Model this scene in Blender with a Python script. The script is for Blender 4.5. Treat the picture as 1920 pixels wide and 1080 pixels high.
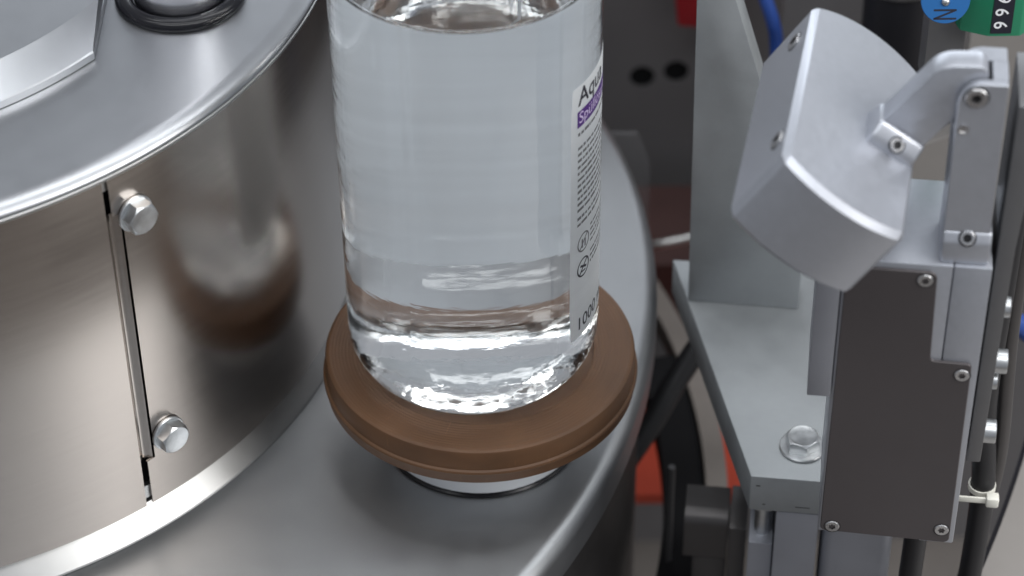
import bpy, bmesh, math, random
from mathutils import Matrix, Vector
random.seed(7)
for o in list(bpy.data.objects):
    bpy.data.objects.remove(o)
S = 0.001                      # every number below is in millimetres
PI = math.pi
sc = bpy.context.scene
COL = sc.collection
D2R = math.radians

# ------------------------------------------------------------------ camera
cam_data = bpy.data.cameras.new('camera')
cam = bpy.data.objects.new('camera', cam_data)
COL.objects.link(cam)
sc.camera = cam
th, ro = 0.70014, -0.01157      # pitch down 40.1 deg, small roll
Fw = Vector((0, math.cos(th), -math.sin(th)))
Rt = Vector((1, 0, 0))
Up = Rt.cross(Fw)
R2 = math.cos(ro) * Rt + math.sin(ro) * Up
U2 = -math.sin(ro) * Rt + math.cos(ro) * Up
m = Matrix((R2, U2, -Fw)).transposed().to_4x4()
m.translation = Vector((11.617, -681.563, 600.688)) * S
cam.matrix_world = m
cam_data.sensor_width = 36
cam_data.lens = 89.93
cam_data.clip_start = 0.02
cam_data.clip_end = 50
cam_data.dof.use_dof = True
cam_data.dof.focus_distance = 0.855
cam_data.dof.aperture_fstop = 9.5
cam_data.dof.aperture_blades = 0

# ------------------------------------------------------------------ world and lamps (a factory hall)
world = bpy.data.worlds.new('World')
sc.world = world
world.use_nodes = True
bg = world.node_tree.nodes['Background']
bg.inputs[0].default_value = (0.88, 0.92, 1.0, 1)
bg.inputs[1].default_value = 0.40

def area(name, loc, target, sx, sy, power, color=(1, 1, 1)):
    L = bpy.data.lights.new(name, 'AREA')
    L.shape = 'RECTANGLE'
    L.size, L.size_y = sx, sy
    L.energy = power
    L.color = color
    o = bpy.data.objects.new(name, L)
    COL.objects.link(o)
    o.location = Vector(loc) * S
    d = (Vector(target) - Vector(loc)).normalized()
    o.rotation_euler = d.to_track_quat('-Z', 'Y').to_euler()
    return o
for ly, lx, pw in ((-950, 150, 14), (-330, -250, 7), (420, 450, 12)):
    area('ceiling_lamp', (lx, ly, 1500), (lx, ly, 0), 2.2, 0.34 if ly < -900 else 0.16, pw, (0.97, 0.99, 1.0))
area('label_fill_lamp', (250, 1750, 520), (0, 0, 60), 2.0, 0.6, 13, (0.88, 0.94, 1.0))  # added backlight that brightens the label and bottle from behind
area('label_fill_lamp', (1250, -520, 900), (0, 0, 40), 0.9, 0.9, 21, (1.0, 0.985, 0.96))  # added key light from the right front to whiten the label

sc.view_settings.view_transform = 'Standard'
sc.view_settings.look = 'None'
sc.view_settings.exposure = 0.0
sc.view_settings.gamma = 1.0
sc.cycles.max_bounces = 20
sc.cycles.transmission_bounces = 16
sc.cycles.glossy_bounces = 8
sc.cycles.diffuse_bounces = 4
sc.cycles.transparent_max_bounces = 12
sc.cycles.caustics_refractive = True
sc.cycles.caustics_reflective = True
sc.cycles.blur_glossy = 0.3
sc.cycles.use_denoising = True
sc.cycles.sample_clamp_indirect = 6.0

# ------------------------------------------------------------------ materials
MATS = {}
def mat(name, col, metallic=0.0, rough=0.5, noise=0.0, nscale=60.0, rvar=0.0, bump=0.0, bscale=400.0,
        stretch=(1, 1, 1), spec=None, sss=0.0, coat=0.0, aniso=0.0):
    M = bpy.data.materials.new(name)
    M.use_nodes = True
    nt = M.node_tree
    b = nt.nodes['Principled BSDF']
    b.inputs['Base Color'].default_value = (*col, 1)
    b.inputs['Metallic'].default_value = metallic
    b.inputs['Roughness'].default_value = rough
    if spec is not None: b.inputs['Specular IOR Level'].default_value = spec
    if coat: b.inputs['Coat Weight'].default_value = coat
    if aniso: b.inputs['Anisotropic'].default_value = aniso
    if sss:
        b.inputs['Subsurface Weight'].default_value = sss
        b.inputs['Subsurface Radius'].default_value = (1, .5, .25)
        b.inputs['Subsurface Scale'].default_value = 0.003
    tc = nt.nodes.new('ShaderNodeTexCoord')
    mp = nt.nodes.new('ShaderNodeMapping')
    mp.inputs['Scale'].default_value = stretch
    nt.links.new(tc.outputs['Object'], mp.inputs[0])
    if noise or rvar:
        n = nt.nodes.new('ShaderNodeTexNoise')
        n.inputs['Scale'].default_value = nscale
        n.inputs['Detail'].default_value = 6
        n.inputs['Roughness'].default_value = 0.65
        nt.links.new(mp.outputs[0], n.inputs['Vector'])
        if noise:
            r = nt.nodes.new('ShaderNodeMapRange')
            r.inputs[1].default_value = .3; r.inputs[2].default_value = .7
            r.inputs[3].default_value = 1 - noise; r.inputs[4].default_value = 1 + noise
            nt.links.new(n.outputs['Fac'], r.inputs[0])
            mx = nt.nodes.new('ShaderNodeVectorMath'); mx.operation = 'SCALE'
            mx.inputs[0].default_value = col
            nt.links.new(r.outputs[0], mx.inputs['Scale'])
            nt.links.new(mx.outputs[0], b.inputs['Base Color'])
        if rvar:
            r = nt.nodes.new('ShaderNodeMapRange')
            r.inputs[1].default_value = .3; r.inputs[2].default_value = .7
            r.inputs[3].default_value = max(rough - rvar, .02); r.inputs[4].default_value = rough + rvar
            nt.links.new(n.outputs['Fac'], r.inputs[0])
            nt.links.new(r.outputs[0], b.inputs['Roughness'])
    if bump:
        n2 = nt.nodes.new('ShaderNodeTexNoise')
        n2.inputs['Scale'].default_value = bscale
        n2.inputs['Detail'].default_value = 3
        nt.links.new(mp.outputs[0], n2.inputs['Vector'])
        bp = nt.nodes.new('ShaderNodeBump')
        bp.inputs['Strength'].default_value = bump
        bp.inputs['Distance'].default_value = 0.0002
        nt.links.new(n2.outputs['Fac'], bp.inputs['Height'])
        nt.links.new(bp.outputs[0], b.inputs['Normal'])
    MATS[name] = M
    return M

mat('satin_steel', (.39, .40, .412), 1.0, .42, noise=.02, nscale=90, rvar=.02, bump=.16, bscale=1800)
mat('bright_steel', (.45, .45, .445), 1.0, .36, noise=.03, nscale=40, rvar=.03)
mat('drum_steel', (.40, .362, .332), 1.0, .22, noise=.03, nscale=30, rvar=.02, stretch=(1, 1, 14), bump=.025, bscale=60)
mat('cap_steel', (.385, .395, .412), 1.0, .34, noise=.015, nscale=90, rvar=.015, bump=.10, bscale=2000)
mat('chrome', (.85, .85, .88), 1.0, .24, rvar=.03, nscale=50)
mat('zinc', (.56, .575, .585), 1.0, .36, noise=.15, nscale=300, rvar=.08)
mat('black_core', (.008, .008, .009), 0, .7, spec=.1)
mat('rubber', (.008, .008, .011), 0, .24, spec=.35)
def puck_mat():
    M = mat('puck_brown', (.09, .045, .022), 0, .50, sss=.12, spec=.35)
    nt = M.node_tree; b = nt.nodes['Principled BSDF']
    tc = nt.nodes.new('ShaderNodeTexCoord'); sp = nt.nodes.new('ShaderNodeSeparateXYZ')
    nt.links.new(tc.outputs['Object'], sp.inputs[0])
    def mth(op, a, b_=None):
        q = nt.nodes.new('ShaderNodeMath'); q.operation = op
        for i, x in enumerate((a, b_)):
            if x is None: continue
            if isinstance(x, (int, float)): q.inputs[i].default_value = x
            else: nt.links.new(x, q.inputs[i])
        return q.outputs[0]
    ang = mth('ARCTAN2', sp.outputs['Y'], sp.outputs['X'])
    rad = mth('SQRT', mth('ADD', mth('MULTIPLY', sp.outputs['X'], sp.outputs['X']), mth('MULTIPLY', sp.outputs['Y'], sp.outputs['Y'])))
    def polar(sa, sr, detail):
        c = nt.nodes.new('ShaderNodeCombineXYZ')
        nt.links.new(mth('MULTIPLY', ang, sa), c.inputs[0]); nt.links.new(mth('MULTIPLY', rad, sr), c.inputs[1]); nt.links.new(mth('MULTIPLY', sp.outputs['Z'], 120), c.inputs[2])
        n = nt.nodes.new('ShaderNodeTexNoise'); n.inputs['Scale'].default_value = 1.0; n.inputs['Detail'].default_value = detail
        nt.links.new(c.outputs[0], n.inputs['Vector'])
        return n.outputs['Fac']
    rings = polar(1.2, 900, 3)          # turned rings
    ticks = polar(42, 60, 1)            # short radial rub marks
    patch = polar(2.5, 40, 4)
    mr = nt.nodes.new('ShaderNodeMapRange'); mr.inputs[1].default_value = .70; mr.inputs[2].default_value = .80; mr.inputs[3].default_value = 0; mr.inputs[4].default_value = .35
    nt.links.new(ticks, mr.inputs[0])
    f = mth('ADD', mth('ADD', mth('MULTIPLY', rings, .3), mth('MULTIPLY', patch, .7)), .52)
    f = mth('ADD', f, mr.outputs[0])
    v = nt.nodes.new('ShaderNodeVectorMath'); v.operation = 'SCALE'; v.inputs[0].default_value = (.094, .0455, .0205)
    nt.links.new(f, v.inputs['Scale']); nt.links.new(v.outputs[0], b.inputs['Base Color'])
    bp = nt.nodes.new('ShaderNodeBump'); bp.inputs['Strength'].default_value = .6; bp.inputs['Distance'].default_value = .00015
    nt.links.new(rings, bp.inputs['Height']); nt.links.new(bp.outputs[0], b.inputs['Normal'])
puck_mat()
mat('white_plastic', (.62, .64, .66), 0, .4, noise=.02)
mat('anodised', (.43, .447, .49), .74, .38, noise=.03, nscale=420, rvar=.03, bump=.14, bscale=2500)
mat('anodised_dull', (.30, .31, .345), .7, .50, noise=.04, nscale=50, rvar=.05, bump=.08, bscale=2200)
mat('milled_plate', (.285, .302, .315), .5, .46, noise=.09, nscale=45, rvar=.08, bump=.14, bscale=900)
mat('cover_dark', (.066, .058, .060), .25, .36, noise=.08, nscale=16, rvar=.04, bump=.03, bscale=2500)
mat('screw_steel', (.55, .55, .56), 1.0, .28, rvar=.08, nscale=300)
mat('screw_dark', (.02, .02, .022), .5, .4)
mat('dark_bar', (.16, .16, .165), .7, .45, noise=.05, nscale=50)
mat('dark_steel', (.09, .085, .085), .7, .42, noise=.1, nscale=40, rvar=.08)
mat('panel_grey', (.15, .145, .15), .2, .55, noise=.1, nscale=8)
mat('floor_dark', (.13, .118, .11), 0, .6, noise=.25, nscale=6)
mat('red_plastic', (.30, .015, .022), 0, .4, noise=.1, nscale=30)
mat('dull_red', (.05, .022, .020), 0, .5, noise=.15, nscale=20)
mat('orange_paint', (.46, .06, .03), 0, .45, noise=.08, nscale=20)
mat('beige_cover', (.23, .215, .203), .1, .45, noise=.04, nscale=20)
mat('guard_grey', (.20, .18, .165), .3, .45, noise=.08, nscale=30)
mat('blue_hose', (.018, .055, .24), 0, .35, noise=.06, nscale=60)
mat('black_cable', (.010, .010, .012), 0, .45)
mat('tie_white', (.70, .69, .62), 0, .45)
mat('green_plastic', (.012, .22, .11), 0, .38, noise=.04, nscale=60)
mat('blue_tag', (.012, .10, .29), 0, .42, noise=.05, nscale=80)
mat('ink_black', (.010, .010, .02), 0, .5)
mat('ink_grey', (.13, .13, .14), 0, .6)
mat('ink_white', (.75, .76, .78), 0, .5)
mat('ink_purple', (.065, .013, .17), 0, .5)
mat('print_pale', (.62, .52, .75), 0, .5)
mat('drum_black', (.012, .012, .016), 0, .5)

def glass_mat(name, ior, rough=0.0, col=(1, 1, 1), bump=0.0, bscale=30, stretch=(1, 1, 1)):
    M = bpy.data.materials.new(name); M.use_nodes = True
    nt = M.node_tree
    nt.nodes.remove(nt.nodes['Principled BSDF'])
    g = nt.nodes.new('ShaderNodeBsdfGlass')
    g.inputs['Color'].default_value = (*col, 1)
    g.inputs['IOR'].default_value = ior
    g.inputs['Roughness'].default_value = rough
    nt.links.new(g.outputs[0], nt.nodes['Material Output'].inputs[0])
    if bump:
        tc = nt.nodes.new('ShaderNodeTexCoord'); mp = nt.nodes.new('ShaderNodeMapping')
        mp.inputs['Scale'].default_value = stretch
        nt.links.new(tc.outputs['Object'], mp.inputs[0])
        n = nt.nodes.new('ShaderNodeTexNoise'); n.inputs['Scale'].default_value = bscale; n.inputs['Detail'].default_value = 2
        nt.links.new(mp.outputs[0], n.inputs['Vector'])
        b = nt.nodes.new('ShaderNodeBump'); b.inputs['Strength'].default_value = bump; b.inputs['Distance'].default_value = .0006
        nt.links.new(n.outputs['Fac'], b.inputs['Height'])
        nt.links.new(b.outputs[0], g.inputs['Normal'])
    MATS[name] = M
glass_mat('clear_plastic', 1.50, 0.0, (.985, .99, .99))
def shell_relief():
    nt = MATS['clear_plastic'].node_tree
    tc = nt.nodes.new('ShaderNodeTexCoord')
    def nz(scale, stretch, detail):
        mp = nt.nodes.new('ShaderNodeMapping'); mp.inputs['Scale'].default_value = stretch
        nt.links.new(tc.outputs['Object'], mp.inputs[0])
        n = nt.nodes.new('ShaderNodeTexNoise'); n.inputs['Scale'].default_value = scale; n.inputs['Detail'].default_value = detail
        nt.links.new(mp.outputs[0], n.inputs['Vector'])
        return n.outputs['Fac']
    def mth(op, a, b):
        q = nt.nodes.new('ShaderNodeMath'); q.operation = op
        for i, x in enumerate((a, b)):
            if isinstance(x, (int, float)): q.inputs[i].default_value = x
            else: nt.links.new(x, q.inputs[i])
        return q.outputs[0]
    sp = nt.nodes.new('ShaderNodeSeparateXYZ'); nt.links.new(tc.outputs['Object'], sp.inputs[0])
    mr = nt.nodes.new('ShaderNodeMapRange'); mr.inputs[1].default_value = .020; mr.inputs[2].default_value = .012
    nt.links.new(sp.outputs['Z'], mr.inputs[0])
    h = mth('MULTIPLY', nz(60, (.7, .7, 1.2), 2), .30)
    h = mth('ADD', h, mth('MULTIPLY', nz(240, (1, 1, .03), 2), .10))
    h = mth('ADD', h, mth('MULTIPLY', nz(220, (.25, .25, 1.6), 3), .07))
    h = mth('ADD', h, mth('MULTIPLY', mth('MULTIPLY', nz(95, (1, 1, 1), 2.5), mr.outputs[0]), .42))
    b = nt.nodes.new('ShaderNodeBump'); b.inputs['Strength'].default_value = 1.0; b.inputs['Distance'].default_value = .0006
    nt.links.new(h, b.inputs['Height'])
    g = [n for n in nt.nodes if n.type == 'BSDF_GLASS'][0]
    nt.links.new(b.outputs[0], g.inputs['Normal'])
shell_relief()
glass_mat('water_in_plastic', 1.125, 0.0)     # faces point into the water: plastic against water
glass_mat('water_surface', 1.333, 0.0)
M = bpy.data.materials.new('smoky_plastic'); M.use_nodes = True
nt = M.node_tree; pb = nt.nodes['Principled BSDF']
pb.inputs['Base Color'].default_value = (.20, .20, .21, 1); pb.inputs['Roughness'].default_value = .25
tp = nt.nodes.new('ShaderNodeBsdfTransparent'); mx = nt.nodes.new('ShaderNodeMixShader'); mx.inputs[0].default_value = .16
nt.links.new(tp.outputs[0], mx.inputs[1]); nt.links.new(pb.outputs[0], mx.inputs[2])
nt.links.new(mx.outputs[0], nt.nodes['Material Output'].inputs[0])
MATS['smoky_plastic'] = M

M = bpy.data.materials.new('label_paper'); M.use_nodes = True
nt = M.node_tree; nt.nodes.remove(nt.nodes['Principled BSDF'])
df = nt.nodes.new('ShaderNodeBsdfDiffuse'); df.inputs[0].default_value = (.84, .85, .85, 1)
tr = nt.nodes.new('ShaderNodeBsdfTranslucent'); tr.inputs[0].default_value = (.88, .91, .94, 1)
mx = nt.nodes.new('ShaderNodeMixShader'); mx.inputs[0].default_value = .50
nt.links.new(df.outputs[0], mx.inputs[1]); nt.links.new(tr.outputs[0], mx.inputs[2])
nt.links.new(mx.outputs[0], nt.nodes['Material Output'].inputs[0])
MATS['label_paper'] = M
# paper fibre and show-through: soft horizontal and vertical streaks in how much light the label lets through
tc = nt.nodes.new('ShaderNodeTexCoord')
def streak(stretch, scale, amt):
    mp = nt.nodes.new('ShaderNodeMapping'); mp.inputs['Scale'].default_value = stretch
    nt.links.new(tc.outputs['Object'], mp.inputs[0])
    n = nt.nodes.new('ShaderNodeTexNoise'); n.inputs['Scale'].default_value = scale; n.inputs['Detail'].default_value = 4
    nt.links.new(mp.outputs[0], n.inputs['Vector'])
    r = nt.nodes.new('ShaderNodeMapRange'); r.inputs[1].default_value = .3; r.inputs[2].default_value = .7
    r.inputs[3].default_value = 1 - amt; r.inputs[4].default_value = 1 + amt * .6
    nt.links.new(n.outputs['Fac'], r.inputs[0])
    return r.outputs[0]
mm = nt.nodes.new('ShaderNodeMath'); mm.operation = 'MULTIPLY'
nt.links.new(streak((.35, .35, 5.0), 40, .065), mm.inputs[0]); nt.links.new(streak((1, 1, .04), 70, .09), mm.inputs[1])
vs = nt.nodes.new('ShaderNodeVectorMath'); vs.operation = 'SCALE'; vs.inputs[0].default_value = (.86, .91, .96)
nt.links.new(mm.outputs[0], vs.inputs['Scale']); nt.links.new(vs.outputs[0], tr.inputs[0])

# ------------------------------------------------------------------ helpers
def link(name, me, mats, parent=None, smooth=True):
    o = bpy.data.objects.new(name, me)
    COL.objects.link(o)
    if isinstance(mats, str): mats = [mats]
    if not me.materials:
        for k in mats: me.materials.append(MATS[k])
    if parent is not None: o.parent = parent
    return o

def finish(bm, name, mats, parent=None, smooth=40, recalc=True):
    if recalc: bmesh.ops.recalc_face_normals(bm, faces=bm.faces)
    for v in bm.verts: v.co *= S
    me = bpy.data.meshes.new(name)
    bm.to_mesh(me); bm.free()
    if smooth:
        for p in me.polygons: p.use_smooth = True
        me.set_sharp_from_angle(angle=D2R(smooth))
    return link(name, me, mats, parent)

def empty(name, loc, rz=0, label=None, cat=None, group=None):
    o = bpy.data.objects.new(name, None)
    COL.objects.link(o)
    o.location = Vector(loc) * S
    o.rotation_euler = (0, 0, rz)
    o.empty_display_size = .01
    tag(o, label, cat, group)
    return o

def tag(o, label=None, cat=None, group=None, kind=None):
    if label: o['label'] = label
    if cat: o['category'] = cat
    if group: o['group'] = group
    if kind: o['kind'] = kind
    return o

def bevel(bm, w, seg=2, edges=None, ang=20):
    es = edges if edges is not None else [e for e in bm.edges if len(e.link_faces) == 2 and e.calc_face_angle(0) > D2R(ang)]
    if w > 0 and es:
        bmesh.ops.bevel(bm, geom=es, offset=w, segments=seg, profile=.5, affect='EDGES', clamp_overlap=True)

def add_box(bm, x0, x1, y0, y1, z0, z1):
    vs = [bm.verts.new(c) for c in ((x0, y0, z0), (x1, y0, z0), (x1, y1, z0), (x0, y1, z0), (x0, y0, z1), (x1, y0, z1), (x1, y1, z1), (x0, y1, z1))]
    for f in ((0, 3, 2, 1), (4, 5, 6, 7), (0, 1, 5, 4), (1, 2, 6, 5), (2, 3, 7, 6), (3, 0, 4, 7)):
        bm.faces.new([vs[i] for i in f])

def box(name, x0, x1, y0, y1, z0, z1, m, parent=None, bw=.4, seg=2, off=(0, 0, 0)):
    bm = bmesh.new()
    add_box(bm, x0 - off[0], x1 - off[0], y0 - off[1], y1 - off[1], z0 - off[2], z1 - off[2])
    bmesh.ops.recalc_face_normals(bm, faces=bm.faces)
    bevel(bm, bw, seg)
    return finish(bm, name, m, parent)

def add_prism(bm, poly, fn, t0, t1):
    """poly (u,v) swept from t0 to t1, fn(u,v,t)->xyz"""
    a = [bm.verts.new(fn(u, w, t0)) for u, w in poly]
    b = [bm.verts.new(fn(u, w, t1)) for u, w in poly]
    n = len(poly)
    bm.faces.new(a[::-1]); bm.faces.new(b)
    for i in range(n):
        bm.faces.new((a[i], a[(i + 1) % n], b[(i + 1) % n], b[i]))

def prism(name, poly, fn, t0, t1, m, parent=None, bw=.4, seg=2, ang=20):
    bm = bmesh.new()
    add_prism(bm, poly, fn, t0, t1)
    bmesh.ops.recalc_face_normals(bm, faces=bm.faces)
    bevel(bm, bw, seg, ang=ang)
    return finish(bm, name, m, parent)

def lathe_bm(profile, n=160, a0=0.0, a1=2 * PI, closed_profile=False, cx=0, cy=0):
    """profile [(r,z)] revolved about z"""
    bm = bmesh.new()
    full = abs((a1 - a0) - 2 * PI) < 1e-6
    cnt = n if full else n + 1
    rings = []
    for i in range(cnt):
        a = a0 + (a1 - a0) * i / n
        ring = []
        for r, z in profile:
            ring.append(bm.verts.new((cx + r * math.cos(a), cy + r * math.sin(a), z)))
        rings.append(ring)
    m_ = len(profile)
    for i in range(n):
        A = rings[i]; B = rings[(i + 1) % cnt]
        for j in range(m_ if closed_profile else m_ - 1):
            k = (j + 1) % m_
            bm.faces.new((A[j], B[j], B[k], A[k]))
    if not full and closed_profile:
        bm.faces.new(rings[0][::-1]); bm.faces.new(rings[-1])
    bmesh.ops.remove_doubles(bm, verts=bm.verts, dist=1e-5)
    return bm

def lathe(name, profile, m, parent=None, n=160, a0=0.0, a1=2 * PI, closed_profile=False, smooth=35):
    bm = lathe_bm(profile, n, a0, a1, closed_profile)
    return finish(bm, name, m, parent, smooth)

def arc(cx, cy, r, a0, a1, n):
    return [(cx + r * math.cos(D2R(a0 + (a1 - a0) * i / n)), cy + r * math.sin(D2R(a0 + (a1 - a0) * i / n))) for i in range(n + 1)]

def tube_bm(path, r, n=14, bm=None):
    bm = bm or bmesh.new()
    P = [Vector(q) for q in path]
    prev = None; rings = []
    for i, q in enumerate(P):
        t = (P[min(i + 1, len(P) - 1)] - P[max(i - 1, 0)]).normalized()
        if prev is None:
            u = t.orthogonal().normalized()
        else:
            u = (prev - t * prev.dot(t)).normalized()
        prev = u
        w = t.cross(u)
        rings.append([bm.verts.new(q + r * (math.cos(2 * PI * k / n) * u + math.sin(2 * PI * k / n) * w)) for k in range(n)])
    for i in range(len(P) - 1):
        for k in range(n):
            bm.faces.new((rings[i][k], rings[i][(k + 1) % n], rings[i + 1][(k + 1) % n], rings[i + 1][k]))
    bm.faces.new(rings[0][::-1]); bm.faces.new(rings[-1])
    return bm

def spline(pts, n=40):
    P = [Vector(q) for q in pts]
    P = [P[0] * 2 - P[1]] + P + [P[-1] * 2 - P[-2]]
    out = []
    segs = len(P) - 3
    for i in range(n + 1):
        t = i / n * segs; k = min(int(t), segs - 1); t -= k
        a, b, c, d = P[k:k + 4]
        out.append(.5 * ((2 * b) + (c - a) * t + (2 * a - 5 * b + 4 * c - d) * t * t + (3 * b - a - 3 * c + d) * t ** 3))
    return out

def tube(name, pts, r, m, parent=None, n=14, steps=40):
    return finish(tube_bm(spline(pts, steps), r, n), name, m, parent, 60)

def basis(nrm, up=(0, 0, 1)):
    """matrix whose z axis is nrm"""
    z = Vector(nrm).normalized()
    x = Vector(up).cross(z)
    if x.length < 1e-4: x = Vector((1, 0, 0))
    x.normalize(); y = z.cross(x)
    return Matrix((x, y, z)).transposed().to_4x4()

def place(o, loc, nrm, spin=0.0, up=(0, 0, 1)):
    M_ = basis(nrm, up) @ Matrix.Rotation(spin, 4, 'Z')
    M_.translation = Vector(loc) * S
    o.matrix_local = M_
    return o

_mesh = {}
def hex_bolt_mesh():
    if 'hex' in _mesh: return _mesh['hex']
    # hexagon head with a turned chamfer and dished top, axis +z, across flats 10
    bm = bmesh.new()
    rf = 10 / math.sqrt(3)
    n = 48
    prof = [(0, 1.0), (0, 4.6)]
    rings = []
    for (kind, z) in (('hex', 0.0), ('hexc', 3.7), ('circ', 4.35), ('dish', 4.1), ('dot', 4.05)):
        ring = []
        for i in range(n):
            a = 2 * PI * i / n
            am = (a + PI / 6) % (PI / 3) - PI / 6
            hexr = 5.0 / math.cos(am)
            if kind == 'hex': r = hexr; zz = z
            elif kind == 'hexc': r = hexr; zz = 4.35 - (hexr - 4.9) * .95
            elif kind == 'circ': r = 4.75; zz = z
            elif kind == 'dish': r = 3.4; zz = z
            else: r = .05; zz = z
            ring.append(bm.verts.new((r * math.cos(a), r * math.sin(a), zz)))
        rings.append(ring)
    for A, B in zip(rings, rings[1:]):
        for i in range(n):
            bm.faces.new((A[i], A[(i + 1) % n], B[(i + 1) % n], B[i]))
    bm.faces.new(rings[-1]); bm.faces.new(rings[0][::-1])
    bmesh.ops.recalc_face_normals(bm, faces=bm.faces)
    for v in bm.verts: v.co *= S
    me = bpy.data.meshes.new('hex_bolt'); bm.to_mesh(me); bm.free()
    for p in me.polygons: p.use_smooth = True
    me.set_sharp_from_angle(angle=D2R(25))
    _mesh['hex'] = me
    return me

def washer_mesh(r0, r1, h):
    k = ('w', r0, r1, h)
    if k in _mesh: return _mesh[k]
    bm = lathe_bm([(r0, 0), (r1 - .25, 0), (r1, .25), (r1, h - .3), (r1 - .3, h), (r0, h)], 48, closed_profile=True)
    bmesh.ops.recalc_face_normals(bm, faces=bm.faces)
    for v in bm.verts: v.co *= S
    me = bpy.data.meshes.new('washer'); bm.to_mesh(me); bm.free()
    for p in me.polygons: p.use_smooth = True
    me.set_sharp_from_angle(angle=D2R(30))
    _mesh[k] = me
    return me

def hex_bolt(loc, nrm, parent, scale=1.0, spin=.3, washer=(2.8, 6.4, 1.3), name='bolt'):
    n_ = Vector(nrm).normalized()
    w = link('washer', washer_mesh(*washer), 'zinc')
    h = link(name, hex_bolt_mesh(), 'zinc', parent)
    place(h, Vector(loc) + n_ * washer[2] * scale, nrm, spin)
    h.scale = (scale,) * 3
    w.parent = h
    w.location = (0, 0, -washer[2] * S)
    return h

def screw_mesh(r, h, recess, star):
    k = ('s', r, h, recess, star)
    if k in _mesh: return _mesh[k]
    n = 48
    bm = bmesh.new()
    rings = []
    def ring(fr, z): rings.append([bm.verts.new((fr(i) * math.cos(2 * PI * i / n), fr(i) * math.sin(2 * PI * i / n), z)) for i in range(n)])
    sk = (lambda i: recess * (1 + .17 * math.cos(6 * 2 * PI * i / n))) if star else (lambda i: recess / math.cos((2 * PI * i / n + PI / 6) % (PI / 3) - PI / 6))
    ring(lambda i: r + .45, 0); ring(lambda i: r + .45, .06); ring(lambda i: r + .02, .04); ring(lambda i: r, h - .22); ring(lambda i: r - .22, h); ring(sk, h); ring(sk, h - recess * .9); ring(lambda i: .05, h - recess * 1.0)
    for A, B in zip(rings, rings[1:]):
        for i in range(n): bm.faces.new((A[i], A[(i + 1) % n], B[(i + 1) % n], B[i]))
    bm.faces.new(rings[-1]); bm.faces.new(rings[0][::-1])
    for f in bm.faces:
        c = f.calc_center_median()
        f.material_index = 1 if ((c.xy.length < recess * .95 and c.z < h - .05) or c.z < .056) else 0
    bmesh.ops.recalc_face_normals(bm, faces=bm.faces)
    for v in bm.verts: v.co *= S
    me = bpy.data.meshes.new('screw'); bm.to_mesh(me); bm.free()
    for p in me.polygons: p.use_smooth = True
    me.set_sharp_from_angle(angle=D2R(30))
    _mesh[k] = me
    return me

def screw(loc, nrm, parent, r=2.5, h=.7, recess=1.15, star=True, spin=.2, name='screw', mats=('screw_steel', 'screw_dark')):
    o = link(name, screw_mesh(r, h, recess, star), list(mats), parent)
    return place(o, loc, nrm, spin)

def text_mesh(s, size, bold=0.0):
    cu = bpy.data.curves.new('t', 'FONT')
    cu.body = s; cu.size = size; cu.offset = bold
    cu.resolution_u = 4
    o = bpy.data.objects.new('t', cu)
    COL.objects.link(o)
    dg = bpy.context.evaluated_depsgraph_get()
    me = bpy.data.meshes.new_from_object(o.evaluated_get(dg))
    bpy.data.objects.remove(o); bpy.data.curves.remove(cu)
    return me

# =================================================================== SETTING
YAW = D2R(-7.5)
E1 = Vector((math.cos(YAW), math.sin(YAW), 0)); E2 = Vector((-math.sin(YAW), math.cos(YAW), 0))
def W(a, b, c): return E1 * a + E2 * b + Vector((0, 0, c))

OX, OY = -234.75, 91.84           # axis of the carousel
ZT = -39.6                        # top of the turntable

# machine bed far below and back panel
bm = bmesh.new()
add_box(bm, -2500, 2500, -2500, 2500, -470, -460)
tag(finish(bm, 'machine_bed', 'floor_dark', smooth=0), kind='structure')
bm = bmesh.new()
PY = 350
# panel with two round holes: strip grid around the holes
holes = [(77.0, -133.2, 6.2), (93.7, -130.2, 6.2)]
N = 40
def hole_block(bm, x0, x1, z0, z1, cx, cz, r):
    # square with a circular hole, plus the wall of the hole
    out, inn, dep = [], [], []
    ANG = sorted([2 * PI * (i + .5) / N for i in range(N)] + [math.atan2(zc_ - cz, xc_ - cx) % (2 * PI) for xc_ in (x0, x1) for zc_ in (z0, z1)])
    for i in range(len(ANG)):
        a = ANG[i]
        dx, dz = math.cos(a), math.sin(a)
        ts = []
        if dx > 1e-9: ts.append((x1 - cx) / dx)
        if dx < -1e-9: ts.append((x0 - cx) / dx)
        if dz > 1e-9: ts.append((z1 - cz) / dz)
        if dz < -1e-9: ts.append((z0 - cz) / dz)
        t = min(ts)
        out.append(bm.verts.new((cx + t * dx, PY, cz + t * dz)))
        inn.append(bm.verts.new((cx + r * dx, PY, cz + r * dz)))
        dep.append(bm.verts.new((cx + r * dx, PY + 1.1, cz + r * dz)))
    for i in range(len(ANG)):
        j = (i + 1) % len(ANG)
        bm.faces.new((out[i], out[j], inn[j], inn[i]))
        bm.faces.new((inn[i], inn[j], dep[j], dep[i]))
def quad(bm, x0, x1, z0, z1):
    bm.faces.new([bm.verts.new((x, PY, z)) for x, z in ((x0, z0), (x1, z0), (x1, z1), (x0, z1))])
hole_block(bm, 60, 85.3, -150, -115, *holes[0])
hole_block(bm, 85.3, 110, -150, -115, *holes[1])
# fill the corners left by the ray-cast outline with a slightly recessed sheet behind
for cx_ in (60, 85.3, 110): pass
quad(bm, -900, 60, -460, 60); quad(bm, 110, 900, -460, 60); quad(bm, 60, 110, -460, -150); quad(bm, 60, 110, -115, 60)
back = finish(bm, 'back_panel', 'panel_grey', smooth=0)
tag(back, kind='structure')
bm = bmesh.new(); add_box(bm, 62, 108, PY + 1.2, PY + 3, -145, -120)  # black sheet standing in for the darkness inside the holes
finish(bm, 'hole_backing', 'black_core', back, smooth=0)

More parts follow.
